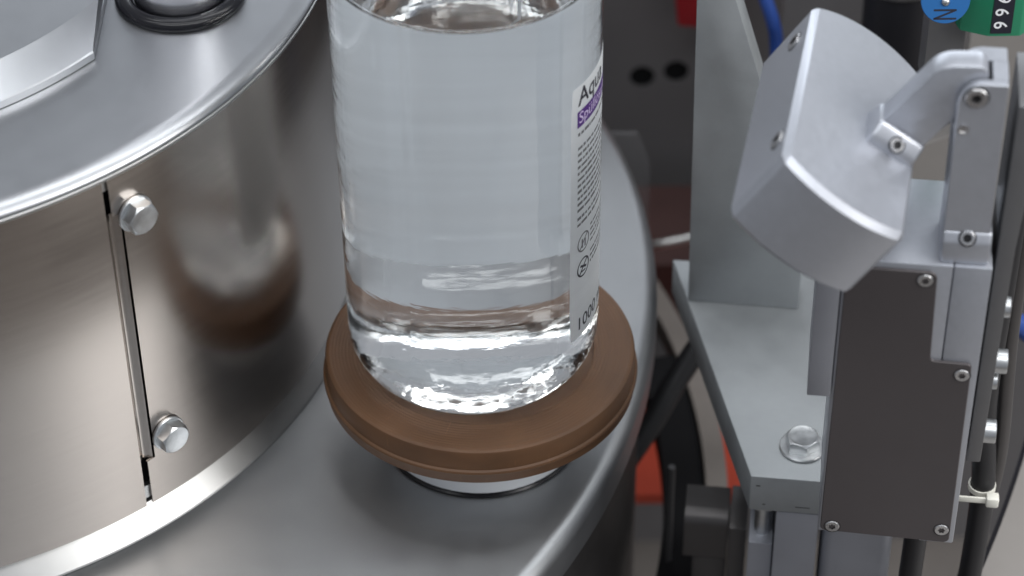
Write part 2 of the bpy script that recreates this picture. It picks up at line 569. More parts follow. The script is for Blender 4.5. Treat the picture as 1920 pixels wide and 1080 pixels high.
# =================================================================== TURNTABLE
tt = empty('turntable', (OX, OY, ZT), 0, 'broad satin steel ring table with a rounded outer lip under the brown puck', 'turntable')
R_O = 303.2
prof = [(150, -6), (150, 0)] + [(R_O - 6.0, 0)] + [(R_O - 6 + 6 * math.sin(D2R(a)), -6 + 6 * math.cos(D2R(a))) for a in (8, 16, 24, 32, 40, 48, 56, 64, 72, 80, 90)] + [(R_O, -17.0), (R_O - .6, -17.6), (R_O - 2.4, -17.6), (R_O - 2.4, -6)]
lathe('table_plate', prof, 'satin_steel', tt, n=320, closed_profile=True, smooth=30)
lathe('skirt', [(R_O - 6, -18), (R_O - 6, -380), (R_O - 9, -380), (R_O - 9, -18)], 'dark_steel', tt, n=240, closed_profile=True)

# =================================================================== DRUM
dr = empty('drum', (OX, OY, ZT), 0, 'big polished steel drum with bolted curved panels on the turntable', 'drum')
def zz(z): return z - ZT
RD = 185.5
lathe('core', [(0, .4), (181.0, .4), (181.0, zz(114.5)), (0, zz(114.5))], 'black_core', dr, n=160)
lathe('base_collar', [(178.0, 9.0), (179.0, 9.7), (180.2, 9.2), (187.5, .9), (187.8, .3), (178, .3)], 'bright_steel', dr, n=320, closed_profile=True, smooth=9)

def curved_panel(name, az0, az1, outline_lo, outline_hi, r, t, m, n):
    """panel between azimuths; az edges may vary with z through outline functions; z rows"""
    zs = [-27.9, -24, -15, -14.6, -8.4, -8, 40, 98.6, 99, 103.4, 103.8, 110, 114.6]
    bm = bmesh.new()
    O, I = [], []
    for z in zs:
        a0 = outline_lo(z) if outline_lo else az0
        a1 = outline_hi(z) if outline_hi else az1
        ro_, ri_ = [], []
        for i in range(n + 1):
            a = D2R(a0 + (a1 - a0) * i / n)
            ro_.append(bm.verts.new((r * math.cos(a), r * math.sin(a), zz(z))))
            ri_.append(bm.verts.new(((r - t) * math.cos(a), (r - t) * math.sin(a), zz(z))))
        O.append(ro_); I.append(ri_)
    for j in range(len(zs) - 1):
        for i in range(n):
            bm.faces.new((O[j][i], O[j][i + 1], O[j + 1][i + 1], O[j + 1][i]))
            bm.faces.new((I[j][i], I[j + 1][i], I[j + 1][i + 1], I[j][i + 1]))
        bm.faces.new((O[j][0], O[j + 1][0], I[j + 1][0], I[j][0]))
        bm.faces.new((O[j][n], I[j][n], I[j + 1][n], O[j + 1][n]))
    for i in range(n):
        bm.faces.new((O[0][i], I[0][i], I[0][i + 1], O[0][i + 1]))
        bm.faces.new((O[-1][i], O[-1][i + 1], I[-1][i + 1], I[-1][i]))
    return finish(bm, name, m, dr, 30)
def lo_right(z):
    if -8.2 < z < 98.8: return -48.35
    if z <= -8.2: return -49.35
    return -49.5
def hi_left(z): return -50.15
curved_panel('wall_panel', -180, -50.15, None, hi_left, RD, 1.0, 'drum_steel', 150)
curved_panel('wall_panel', -48.35, 120, lo_right, None, RD, 1.0, 'drum_steel', 200)
# joggled overlap strip between the two panels
bm = bmesh.new()
rows = []
for k in range(13):
    t = k / 12
    a = D2R(-50.3 + 1.75 * t)
    rr = RD - .5 - 1.5 * math.sin(PI * t) ** 1.5
    rows.append([bm.verts.new((q * math.cos(a), q * math.sin(a), zz(z))) for z, q in ((-8, rr), (99, rr), (99, RD - 3), (-8, RD - 3))])
for A_, B_ in zip(rows, rows[1:]):
    for q in range(4): bm.faces.new((A_[q], B_[q], B_[(q + 1) % 4], A_[(q + 1) % 4]))
bm.faces.new(rows[0]); bm.faces.new(rows[-1][::-1])
finish(bm, 'overlap_strip', 'drum_steel', dr, 50)
# bright little spacers at the seam ends
bm = lathe_bm([(RD - 1.2, zz(109)), (RD - 1.2, zz(113)), (RD - 3, zz(113)), (RD - 3, zz(109))], 3, D2R(-50.15), D2R(-49.25), closed_profile=True)
finish(bm, 'spacer', 'bright_steel', dr, 30)
bm = lathe_bm([(RD - 1.2, zz(-25.5)), (RD - 1.2, zz(-20)), (RD - 3, zz(-20)), (RD - 3, zz(-25.5))], 3, D2R(-50.1), D2R(-49.15), closed_profile=True)
finish(bm, 'spacer', 'bright_steel', dr, 30)
# cap with a rounded rim
zc = zz(119.0)
cap = [(0, zc - 3), (0, zc)] + [(179.4, zc)] + [(179.4 + 6.6 * math.sin(D2R(a)), zc - 3.2 + 3.2 * math.cos(D2R(a))) for a in range(9, 91, 9)] + [(185.9, zc - 3.5), (185.2, zc - 3.6), (178, zc - 3.6)]
lathe('cap', cap, 'cap_steel', dr, n=320, smooth=30)
lathe('cap_rim', [(183.6, zc - 3.75), (185.7, zc - 3.8), (186.1, zc - 4.1), (186.1, zc - 5.0), (185.75, zc - 5.3), (183.6, zc - 5.3)], 'bright_steel', dr, n=320, closed_profile=True, smooth=30)
# bevelled plate on the cap, cut off straight on its right
def bevel_plate():
    bm = bmesh.new()
    z0, z1, z2 = zc + .25, zc + 3.4, zc + 8.2
    cutx = 110.5
    rows = []
    for (r, z, cx) in ((138.2, z0, cutx), (138.4, z1 - .4, cutx), (137.9, z1, cutx - .3), (125.2, z2 - .2, cutx - .6), (124.6, z2, cutx - .8)):
        row = []
        amax = -math.acos(min(cx / r, 1))
        for i in range(61):
            a = D2R(-170) + (amax - D2R(-170)) * i / 60
            row.append((r * math.cos(a), r * math.sin(a), z))
        # round the corner a little, then run back along the cut
        row.append((cx, 20, z)); row.append((cx, 130, z))
        rows.append([bm.verts.new(c) for c in row])
    n = len(rows[0])
    for A, B in zip(rows, rows[1:]):
        for i in range(n - 1): bm.faces.new((A[i], A[i + 1], B[i + 1], B[i]))
    cen = bm.verts.new((-60, 60, z2))
    T = rows[-1]
    for i in range(n - 1): bm.faces.new((T[i], T[i + 1], cen))
    return finish(bm, 'cover_plate', 'cap_steel', dr, 12)
bevel_plate()
for az, z in ((-46.95, 96.6), (-46.5, 0.0)):
    a = D2R(az); n_ = Vector((math.cos(a), math.sin(a), 0))
    hex_bolt(n_ * (RD + .05) + Vector((0, 0, zz(z))), n_, dr, 1.0, .35 if z > 50 else .15, name='bolt')

# =================================================================== CHROME POST
cpst = empty('lift_rod', (-99.4, 45.8, 119.0), 0, 'shiny chrome rod rising through a black rubber ring on the drum', 'rod')
lathe('rod', [(0, .3), (15.9, .3), (15.9, 160), (0, 160)], 'chrome', cpst, n=96, smooth=40)
lathe('rubber_ring', [(16.2, .05), (22.0, .05)] + [(19.3 + 3.0 * math.cos(D2R(a)), .9 + 2.7 * math.sin(D2R(a))) for a in range(0, 181, 15)], 'rubber', cpst, n=96, closed_profile=True, smooth=50)

# =================================================================== PUCK
pk = empty('bottle_puck', (0, 0, ZT), 0, 'round brown rubber puck carrying the bottle on a pale hub', 'bottle holder')
def pz(z): return z - ZT
pp = [(0, pz(-1.4)), (40.2, pz(-1.4)), (40.4, pz(-.2)), (41.0, pz(0))]
r = 41.0
while r < 52.3:
    pp += [(r + .75, pz(0)), (r + .9, pz(-.045)), (r + 1.05, pz(-.045)), (r + 1.2, pz(0))]
    r += 1.2
pp += [(53.7, pz(-.05)), (54.6, pz(-.55)), (55.0, pz(-1.5)), (55.2, pz(-8.1)), (55.9, pz(-8.6)), (56.1, pz(-9.4)), (55.7, pz(-10.2)), (55.3, pz(-13.8)), (54.6, pz(-14.6)), (52.5, pz(-15.2)), (20, pz(-15.2)), (0, pz(-15.2))]
lathe('disc', pp, 'puck_brown', pk, n=220, smooth=25)
lathe('hub', [(0, 1.2), (35.6, 1.2), (36.2, 1.8), (36.2, pz(-15.4)), (0, pz(-15.4))], 'white_plastic', pk, n=160, smooth=35)
lathe('gap_shadow', [(34, .1), (36.9, .1), (36.9, .8), (36.3, 1.3), (34, 1.3)], 'rubber', pk, n=160, closed_profile=True)  # dark ring standing in for the gap shadow at the hub's foot

# =================================================================== BOTTLE
BX, BY = -2.2, 0.2
bt = empty('bottle', (BX, BY, -1.3), 0, 'clear plastic bottle full of water with a white label on its side', 'bottle')
def bz(z): return z + 1.3
RB = 44.0
WT = .7
def smoothprof(pts, n=6):
    return pts
outer = [(0, bz(4.2)), (10, bz(4.0)), (20, bz(3.0)), (27, bz(1.0)), (30.5, bz(-.9)), (32.5, bz(-1.25)), (34.5, bz(-.95))]
for a in range(10, 91, 8):
    outer.append((30.0 + 14.0 * math.sin(D2R(a)) + (0), bz(15.0 - 16.2 * math.cos(D2R(a)))))
outer = [q for i, q in enumerate(outer)]
outer += [(RB, bz(22)), (RB, bz(80)), (RB, bz(140)), (RB, bz(168))]
for a in range(10, 81, 10):
    outer.append((RB - 16 + 16 * math.cos(D2R(a)), bz(168 + 16 * math.sin(D2R(a)))))
outer += [(28, bz(186)), (22, bz(191)), (18, bz(196)), (16.5, bz(202)), (16.5, bz(222))]
# inner wall: offset inward
def offset(prof, d):
    out = []
    for i, (r, z) in enumerate(prof):
        a = prof[max(i - 1, 0)]; b = prof[min(i + 1, len(prof) - 1)]
        tx, tz = b[0] - a[0], b[1] - a[1]
        L = math.hypot(tx, tz) or 1
        nx, nz = -tz / L, tx / L       # left normal = inward for this winding
        out.append((max(r + nx * d, 0), z + nz * d))
    out[0] = (0, prof[0][1] + d)
    return out
inner = offset(outer, WT)
WL = bz(164.0)
# split inner profile at the water line
wet = [q for q in inner if q[1] < WL - .3]
rw = RB - WT
dry = [(rw, WL)] + [q for q in inner if q[1] > WL + 1.0]
# outer shell with normals out, dry inner wall with normals in, open neck ring joins them
prof_shell = outer + [(16.5 - WT, outer[-1][1])] + dry[::-1][1:] if False else outer + dry[::-1]
bm = lathe_bm(prof_shell, 192)
# orientation: make the first (outer) faces look outwards; the sheet is continuous so winding carries over the rim
def orient(bm, test):
    bm.faces.ensure_lookup_table()
    f = min(bm.faces, key=lambda f: abs(f.calc_center_median().z - bz(60)) + abs(f.calc_center_median().xy.length - RB) * 10)
    f.normal_update()
    c = f.calc_center_median()
    if (f.normal.x * c.x + f.normal.y * c.y > 0) != test:
        for g in bm.faces: g.normal_flip()
for v in bm.verts:                       # mould seam, two fine upright ridges
    rr_ = v.co.xy.length
    if rr_ > 40 and v.co.z < bz(186):
        az_ = math.degrees(math.atan2(v.co.y, v.co.x))
        if abs(az_ + 114.4) < 1.0 or abs(az_ - 65.6) < 1.0:
            v.co.x *= (rr_ + .13) / rr_; v.co.y *= (rr_ + .13) / rr_
bm.normal_update(); orient(bm, True)
finish(bm, 'shell', 'clear_plastic', bt, 60, recalc=False)
# water: wetted wall (faces look into the water) and free surface with meniscus (faces look up)
wt = empty('water', (BX, BY, -1.3), 0, 'clear water filling the plastic bottle up to its shoulder', 'water')
bm = lathe_bm(wet + [(rw, WL)], 192)
bm.normal_update(); orient(bm, False)
finish(bm, 'wetted_wall', 'water_in_plastic', wt, 60, recalc=False)
men = [(rw, WL), (rw - .5, WL - .9), (rw - 1.2, WL - 1.5), (rw - 2.4, WL - 1.9), (rw - 5, WL - 2.05), (20, WL - 2.1), (0, WL - 2.1)]
bm = lathe_bm(men, 192); bm.normal_update()
for f in bm.faces:
    if f.normal.z < 0: f.normal_flip()
finish(bm, 'free_surface', 'water_surface', wt, 60, recalc=False)

# label wrapped round the right side and the back
LZ0, LZ1 = 25.2, 130.6
LA0, LA1 = -41.3, 182.0
RL = RB + .06
bm = bmesh.new()
na, nzr = 120, 8
grid = []
for j in range(nzr + 1):
    z = LZ0 + (LZ1 - LZ0) * j / nzr
    row = []
    for i in range(na + 1):
        a = LA0 + (LA1 - LA0) * i / na
        # rounded corners
        zz_ = z
        row.append(bm.verts.new((RL * math.cos(D2R(a)), RL * math.sin(D2R(a)), bz(zz_))))
    grid.append(row)
# pull the four corners in for a rounded look
for j, i, dj, di in ((0, 0, 1, 1), (nzr, 0, -1, 1), (0, na, 1, -1), (nzr, na, -1, -1)):
    v = grid[j][i]
    a = math.atan2(v.co.y, v.co.x) + di * D2R(.9)
    v.co = Vector((RL * math.cos(a), RL * math.sin(a), v.co.z + dj * .7))
for j in range(nzr):
    for i in range(na):
        bm.faces.new((grid[j][i], grid[j][i + 1], grid[j + 1][i + 1], grid[j + 1][i]))
lab = finish(bm, 'label', 'label_paper', bt, 80)
RI = RL + .07
def wrap(me, name, a_deg, z, m, r=RI, parent=lab):
    """flat x,y print (mm) -> on the cylinder, x runs along the circumference"""
    for v in me.vertices:
        a = D2R(a_deg) + v.co.x / r
        v.co = Vector((r * math.cos(a), r * math.sin(a), bz(z) + v.co.y)) * S
    me.name = name
    me.materials.clear()
    return link(name, me, m, parent)
def rect_mesh(rects, step=2.0):
    bm = bmesh.new()
    for x0, x1, y0, y1 in rects:
        n = max(1, int((x1 - x0) / step))
        pa = None
        for i in range(n + 1):
            x = x0 + (x1 - x0) * i / n
            cur = (bm.verts.new((x, y0, 0)), bm.verts.new((x, y1, 0)))
            if pa: bm.faces.new((pa[0], cur[0], cur[1], pa[1]))
            pa = cur
    me = bpy.data.meshes.new('r'); bm.to_mesh(me); bm.free()
    return me
TA = -36.4
wrap(text_mesh('Aqua', 9.4, .12), 'lettering', TA, 122.9, 'ink_black')
wrap(rect_mesh([(0, 62, 0, 6.4)]), 'purple_band', TA - .6, 114.4, 'ink_purple')
wrap(text_mesh('Spüllösung', 6.2), 'lettering', TA + .4, 115.9, 'print_pale', RI + .06)
# fine print, too small to read: rows of little word marks
rects = []
def row(z, x0, x1, h, seed):
    rnd = random.Random(seed)
    x = x0
    while x < x1:
        L = rnd.uniform(.7, 4.2)
        rects.append((x, min(x + L, x1), z, z + h * rnd.uniform(.75, 1.0)))
        x += L + rnd.uniform(.35, .7)
zrow = 111.3
row(111.0, 0, 34, 1.3, 1)
for k in range(11):
    row(105.4 - k * 2.55, 0 if k else 0, 58 if k % 5 else 40, 1.25, 10 + k)
for k in range(2): row(76.4 - k * 2.6, 0, 50, 1.25, 40 + k)
for k in range(4): row(68.8 - k * 2.3, 9.0, 48, 1.0, 60 + k)
for k in range(3): row(57.6 - k * 2.3, 9.0, 44, 1.0, 70 + k)
wrap(rect_mesh(rects), 'fine_print', TA, 0, 'ink_grey')
def ring_mesh(r0, r1, cx, cy, bars):
    bm = bmesh.new(); n = 40
    A = [bm.verts.new((cx + r0 * math.cos(2 * PI * i / n), cy + r0 * math.sin(2 * PI * i / n), 0)) for i in range(n)]
    B = [bm.verts.new((cx + r1 * math.cos(2 * PI * i / n), cy + r1 * math.sin(2 * PI * i / n), 0)) for i in range(n)]
    for i in range(n): bm.faces.new((A[i], A[(i + 1) % n], B[(i + 1) % n], B[i]))
    for (x0, y0, x1, y1, w) in bars:
        d = Vector((x1 - x0, y1 - y0)); d.normalize(); nn = Vector((-d.y, d.x)) * w / 2
        bm.faces.new([bm.verts.new((cx + x, cy + y, 0)) for x, y in ((x0 - nn.x, y0 - nn.y), (x1 - nn.x, y1 - nn.y), (x1 + nn.x, y1 + nn.y), (x0 + nn.x, y0 + nn.y))])
    me = bpy.data.meshes.new('ring'); bm.to_mesh(me); bm.free(); return me
wrap(ring_mesh(3.3, 3.9, 4.1, 0, [(-2.4, -2.4, 2.4, 2.4, .6), (-.9, -2.2, -.9, 1.5, .9), (1.0, -2.4, 1.0, .8, .8)]), 'warning_mark', TA, 65.4, 'ink_grey')
wrap(ring_mesh(3.3, 3.95, 4.1, 0, [(-2.4, -2.4, 2.4, 2.4, .7), (-2.0, 1.2, 2.0, -.8, .9), (-1.2, -1.6, 1.4, -1.9, .6)]), 'warning_mark', TA, 54.6, 'ink_black')
wrap(text_mesh('1000 ml', 7.6, .07), 'lettering', TA, 28.2, 'ink_black')

# =================================================================== BRACKET (base plate, upright)
# local frame of the whole right-hand unit: a along E1, b along E2
br = empty('mounting_bracket', W(118, 20, -200), YAW, 'milled aluminium base plate with an upright gusset plate on posts', 'bracket')
BO = (118, 20, -200)
def L(a, b, c, o): return (a - o[0], b - o[1], c - o[2])
slab = [(98.9, -24.5), (166, -24.5), (166, 92), (62.6, 92), (70.2, 67.7)]
prism('base_plate', slab, lambda u, w, t: L(u, w, t, BO), -46.4, -30.0, 'milled_plate', br, .45)
up = [(70.2, -29.95), (112, -29.95), (112, 9.4), (70.4, 145), (68.3, 152), (60, 152), (60, 140), (68.4, 106), (69.3, 40)]
up = [(70.2, -29.95), (112, -29.95), (112, 9.4), (68.6, 151.0), (66.0, 151), (68.4, 106), (69.3, 40)]
prism('upright_plate', up, lambda u, w, t: L(u, t, w, BO), 67.7, 80.5, 'milled_plate', br, .5)
hex_bolt(L(116.2, -8.0, -29.95, BO), (0, 0, 1), br, 1.08, .25, (2.8, 7.6, 1.2))
for (a_, c_, w_, h_) in ((100.9, -34.6, 1.5, .45), (103.6, -43.4, 1.0, .3), (115.2, -43.6, 5.2, .28)):
    mk = box('scratch', a_, a_ + w_, -24.56, -24.4, c_, c_ + h_, 'screw_dark', br, 0, off=BO)
box('support_post', 108.7, 123.9, -24.0, 40, -300, -46.9, 'anodised_dull', br, .5, off=BO)
box('support_post', 99.6, 108.3, -20.0, 36, -300, -67.5, 'anodised_dull', br, .5, off=BO)
lathe_o = lathe('stud', [(0, 0), (3.0, 0), (3.0, 21), (0, 21)], 'zinc', br, n=32)
lathe_o.location = Vector(L(104.2, -13, -67.6, BO)) * S
lathe_o = lathe('nut', [(0, 0), (5.2, 0), (5.6, .5), (5.6, 5.5), (5.2, 6), (0, 6)], 'zinc', br, n=6, smooth=0)
lathe_o.location = Vector(L(104.2, -13, -53.5, BO)) * S
box('rear_tube', 125.6, 150.8, -22, 4, -300, -47.0, 'anodised_dull', br, 4.0, 4, off=BO)

# =================================================================== INSPECTION UNIT
iu = empty('inspection_camera', W(145, -48, -9.2), YAW, 'silver sensor head on a jointed arm above an upright dark-covered box', 'sensor')
IO = (145, -48, -9.2)
CB = -69.0
body = box('body', 122.3, 155.2, CB, -26.6, -9.2, 107.6, 'anodised', iu, .5, off=IO)
box('side_plate', 155.45, 166.8, CB, -26.6, -10.2, 107.6, 'anodised', iu, .5, off=IO)
def rounded(poly, rads, n=5):
    out = []
    k = len(poly)
    for i, (p, r) in enumerate(zip(poly, rads)):
        if r <= 0: out.append(p); continue
        P = Vector(p); A = (Vector(poly[i - 1]) - P).normalized(); B = (Vector(poly[(i + 1) % k]) - P).normalized()
        h = A.angle(B) / 2
        d = r / math.tan(h)
        s, e = P + A * d, P + B * d
        c = P + (A + B).normalized() * (r / math.sin(h))
        a0 = math.atan2(s.y - c.y, s.x - c.x); a1 = math.atan2(e.y - c.y, e.x - c.x)
        da = (a1 - a0 + PI) % (2 * PI) - PI
        for j in range(n + 1):
            a = a0 + da * j / n
            out.append((c.x + r * math.cos(a), c.y + r * math.sin(a)))
    return out
cov = rounded([(122.9, -7.7), (165.3, -8.9), (164.6, 69.8), (151.7, 70.2), (150.6, 105.6), (123.2, 105.6)], [2, 2, 1.6, 1.6, 2.6, 2])
cover = prism('cover_plate', cov, lambda u, w, t: L(u, t, w, IO), CB - 1.3, CB - .05, 'cover_dark', iu, .25, 1)
for a, c in ((147.2, 102.4), (162.0, 65.3), (126.8, -5.4), (162.4, -3.0)):
    screw(Vector(L(a, CB - 1.25, c, IO)), (0, -1, 0), cover, 2.35, .45, 1.05, True, random.random())
# bar on the left of the box
box('clamp_bar', 114.7, 122.0, CB - 1.5, -40, 52.1, 112, 'anodised_dull', iu, .4, off=IO)
# post with fork
PF, PB = -66.0, -47.0
post_l = rounded([(151.0, 118.6), (164.9, 118.6), (164.3, 172.9), (150.4, 172.9)], [0, 0, .6, 7.2], 8)
tine_f = prism('post', post_l, lambda u, w, t: L(u, t, w, IO), PF, PF + 2.7, 'anodised', iu, .25, 1, 30)
bm = bmesh.new()
add_prism(bm, post_l, lambda u, w, t: L(u, t, w, IO), -53.8, PB)
o_ = finish(bm, 'rear_tine', 'anodised', tine_f, 30)
core = [(151.05, 118.7), (164.85, 118.7), (164.3, 172.85), (159.9, 172.85), (160.2, 158), (151.0, 150)]
prism('fork_web', core, lambda u, w, t: L(u, t, w, IO), PF + 2.7, -53.8, 'anodised', tine_f, 0)
# foot of the post: flares forwards, screw in its face
foot = [(PF + .05, 118.9), (PB, 118.9), (PB, 107.65), (PF - 1.6, 107.65), (PF - 1.6, 115.6)]
prism('foot', foot, lambda u, w, t: L(t, u, w, IO), 150.9, 165.6, 'anodised', iu, .8, 3)
screw(Vector(L(158.3, PF - .86, 117.2, IO)), (0, -.9, .45), iu, 2.3, .45, 1.25, False, .2)
screw(Vector(L(155.6, PF - .05, 168.2, IO)), (0, -1, 0), tine_f, 3.3, .8, 1.5, True, .4)
# dimple hole beside the bolt
lt = lathe('set_hole', [(1.7, 0), (1.7, .25), (1.15, .25), (1.0, .02), (0, .02)], ['screw_steel'], tine_f, n=24, smooth=0)
place(lt, Vector(L(153.0, PF - .02, 156.6, IO)), (0, -1, 0))
# arm: bar running down-left to the head
u = Vector((.586, .81)); wv = Vector((.832, -.555))
A0 = Vector((130.1, 155.6)); B0 = A0 + wv * 15
Aft, Aff = -65.6, -54.0
AF0, AF1 = -62.9, -54.1
top_c = A0 + u * 18.3
arm_poly = [tuple(A0 - u * 2), tuple(B0 - u * 2), tuple(B0 + u * 13.5), (153.5, 161.5), (159.0, 163.0), (159.0, 176.3), (149.0, 176.3)]
arm_poly = [tuple(A0 - u * 2), tuple(B0 - u * 2), tuple(B0 + u * 14.5), (158.6, 163.2), (158.6, 176.6), (144.7, 175.8)]
arm_poly = rounded(arm_poly, [0, 0, 3, 3.4, 3.4, 9.0], 8)
arm = prism('arm', arm_poly, lambda a, c, t: L(a, t, c, IO), -65.0 + 2.3, -54.2, 'anodised', iu, .35, 2, 30)
def footfn(s, bcoord, t):
    # s along arm axis (negative = towards head), t across width
    q = A0 + u * s + wv * t
    return L(q.x, bcoord, q.y, IO)
fp = [(0.0, -63.0), (0.0, -53.6), (-6.4, -52.0), (-9.5, -52.0), (-9.5, -66.0), (-4.4, -66.0)]
prism('arm_foot', fp, lambda s, b, t: footfn(s, b, t), -.7, 15.7, 'anodised', iu, 1.2, 3)
q = A0 + u * (-3.2) + wv * 7.6
nv = Vector((-u.x * 0 + u.x * .55, -.83, u.y * .55))
screw(Vector(L(q.x, -65.2, q.y, IO)) + Vector((u.x * .6, -.8, u.y * .6)) * .05, (u.x * .6, -.8, u.y * .6), iu, 2.2, .45, 1.2, False, .3)
# sensor head: curved block, its own yaw
HY = D2R(-12) - YAW
ch, hd = -86.0, 77.5
hc, hs = math.cos(D2R(-12)), math.sin(D2R(-12))
def headfn(a, c, b):
    X, Y = a * hc - b * hs, a * hs + b * hc          # world xy
    la, lb = X * math.cos(YAW) + Y * math.sin(YAW), -X * math.sin(YAW) + Y * math.cos(YAW)
    return L(la, lb, c, IO)
def arc3(p0, pm, p1, n):
    ax, ay = p0; bx, by = pm; cx_, cy_ = p1
    d = 2 * (ax * (by - cy_) + bx * (cy_ - ay) + cx_ * (ay - by))
    ux = ((ax * ax + ay * ay) * (by - cy_) + (bx * bx + by * by) * (cy_ - ay) + (cx_ * cx_ + cy_ * cy_) * (ay - by)) / d
    uy = ((ax * ax + ay * ay) * (cx_ - bx) + (bx * bx + by * by) * (ax - cx_) + (cx_ * cx_ + cy_ * cy_) * (bx - ax)) / d
    r_ = math.hypot(ax - ux, ay - uy)
    a0 = math.atan2(ay - uy, ax - ux); a1 = math.atan2(cy_ - uy, cx_ - ux)
    da = (a1 - a0 + PI) % (2 * PI) - PI
    return [(ux + r_ * math.cos(a0 + da * i / n), uy + r_ * math.sin(a0 + da * i / n)) for i in range(n + 1)]
HB, HE, HC, HF = (109.2, 164.5), (145.6, 139.8), (93.7, 140.0), (127.6, 117.0)
# flat upper face whose front and rear ends bulge outwards; swept along B->C for its thickness
HL = math.hypot(HE[0] - HB[0], HE[1] - HB[1])
head_poly = arc3((0, 0), (HL / 2, -5.2), (HL, 0), 22) + arc3((HL, hd), (HL / 2, hd + 7.2), (0, hd), 22)
def headblock(p_, q_, t_):
    return headfn(HB[0] + (HE[0] - HB[0]) * p_ / HL + (HC[0] - HB[0]) * t_, HB[1] + (HE[1] - HB[1]) * p_ / HL + (HC[1] - HB[1]) * t_, ch + q_)
bm = bmesh.new()
add_prism(bm, head_poly, headblock, 0, 1)
bmesh.ops.recalc_face_normals(bm, faces=bm.faces)
es = [e for e in bm.edges if len(e.link_faces) == 2 and e.calc_face_angle(0) > D2R(25)]
bevel(bm, 1.9, 1, es)
head = finish(bm, 'sensor_head', 'anodised', iu, 25)
# screws in the flat upper-left face
Bv, Cv = Vector(HB), Vector(HC)
dBC = (Cv - Bv)
nf = Vector((dBC.y, -dBC.x)).normalized()
if nf.x > 0: nf = -nf
for bb, fr in ((66.5, .30), (13.5, .22)):
    pnt = Bv + dBC * fr
    loc = Vector(headfn(pnt.x, pnt.y, ch + bb))
    p2 = Vector(headfn(pnt.x + nf.x, pnt.y + nf.y, ch + bb))
    screw(loc + (p2 - loc) * .0, (p2 - loc), head, 2.9, .6, 1.3, True, .5)

# =================================================================== DARK FLAT BAR with cap screws
fb = empty('flat_bar', W(170, -48, 20.8), YAW, 'dark grey upright flat bar with socket screws behind the box', 'bar')
FO = (170, -48, 20.8)
prism('bar', [(168.0, 20.8), (172.5, 20.8), (173.4, 110), (176.4, 163), (168.4, 163)], lambda a, c, t: L(a, t, c, FO), -62, -34, 'dark_bar', fb, .4)
for z, r_, hh in ((81.5, 3.4, 3.0), (59.0, 4.0, 4.6), (50.8, 3.0, 2.4), (28.6, 4.0, 4.4)):
    screw(Vector(L(172.4, -55, z, FO)), (1, 0, 0), fb, r_, hh, r_ * .45, False, .2, mats=('zinc', 'screw_dark'))

# =================================================================== CABLES, TIE
def cable(name, pts, r, m, label):
    o = tube(name, [W(*q) for q in pts], r, m)
    return tag(o, label, 'cable')
cable('cable', [(176.5, -18, 120), (176.2, -20, 60), (176.0, -20, 10), (180.0, -20, -40), (178.0, -20, -120), (170, -10, -300)], 4.2, 'black_cable', 'thick black cable running down beside the dark flat bar, nearest the box')
cable('cable', [(181.5, -10, 120), (181.5, -14, 40), (184.0, -14, -20), (181.0, -14, -60), (176, -14, -130), (172, -10, -300)], 3.0, 'dark_steel', 'thinner grey sleeved cable behind the cable tie')
cable('cable', [(157, -40, 40), (157, -42, -10), (156.5, -43, -60), (155, -42, -140), (152, -40, -300)], 4.0, 'black_cable', 'black cable hanging out below the dark box cover')
tie = empty('cable_tie', W(179.3, -20, -30), YAW, 'white plastic cable tie with a square head', 'cable tie')
bm = lathe_bm([(4.25, -1.0), (4.8, -1.0), (4.8, 1.0), (4.25, 1.0)], 40, closed_profile=True)
finish(bm, 'strap', 'tie_white', tie, 30)
box('tie_head', 1.2, 5.6, -9.0, -4.8, -1.9, 2.2, 'tie_white', tie, .7)
box('tie_tail', -9, 1.4, -7.6, -6.8, -1.2, 1.2, 'tie_white', tie, .2)
o = tube('hose', [(112, 215, 40), (116, 205, 16), (121, 200, 1), (123.5, 200, -14), (126, 195, -60), (128, 190, -200)], 2.9, 'blue_hose')
tag(o, 'blue hose hanging behind the upright plate', 'hose')
o = tube('hose', [(189, 66, -36), (199.5, 60, -40.3), (209.7, 60, -48.6), (225, 60, -66), (250, 60, -110)], 4.2, 'blue_hose')
tag(o, 'short bit of blue hose right of the socket screws', 'hose')

# =================================================================== RIGHT-HAND COVER (concave edge)
rc = empty('machine_cover', (190, 0, -90), 0, 'pale beige cover plate with a curved black-edged rim, bottom right', 'cover')
ccx, ccy = -553.7 - 190, 306.7
bm = lathe_bm([(811.5, 8), (811.5, 10), (980, 10), (980, 0), (811.5, 0)], 60, D2R(-40), D2R(-12), closed_profile=True)
for v in bm.verts: v.co += Vector((ccx, ccy, 0))
finish(bm, 'plate', 'beige_cover', rc, 30)
bm = lathe_bm([(809.8, -12), (811.4, -12), (811.4, 10.4), (809.8, 10.4)], 60, D2R(-40), D2R(-12), closed_profile=True)
for v in bm.verts: v.co += Vector((ccx, ccy, 0))
finish(bm, 'edge_trim', 'rubber', rc, 30)

# =================================================================== THINGS DOWN IN THE GAP
o = lathe('curved_guard', [(326.5, 0), (335.5, 0), (335.5, -4), (330, -4), (330, -12), (326.5, -12)], 'guard_grey', None, n=90, a0=D2R(-40), a1=D2R(60), closed_profile=True)
o.location = Vector((OX, OY, -150)) * S
tag(o, 'grey-brown curved guard rail below the gap beside the turntable', 'guard')
o = lathe('shadow_ring', [(309, 0), (325.8, 0), (325.8, -14), (309, -14)], 'black_core', None, n=90, a0=D2R(-24), a1=D2R(13), closed_profile=True)  # black strip put in where shade lies beside the guard rail
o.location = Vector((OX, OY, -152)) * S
o.name = 'shade_strip'
tag(o, 'black curved strip standing in for the shade inside the guard rail', 'strip')
bm = bmesh.new(); add_box(bm, 20, 200, 176, 236, -256, -250); bevel(bm, .8, 2)
o = finish(bm, 'orange_plate', 'orange_paint'); tag(o, 'orange painted plate low in the gap', 'plate')
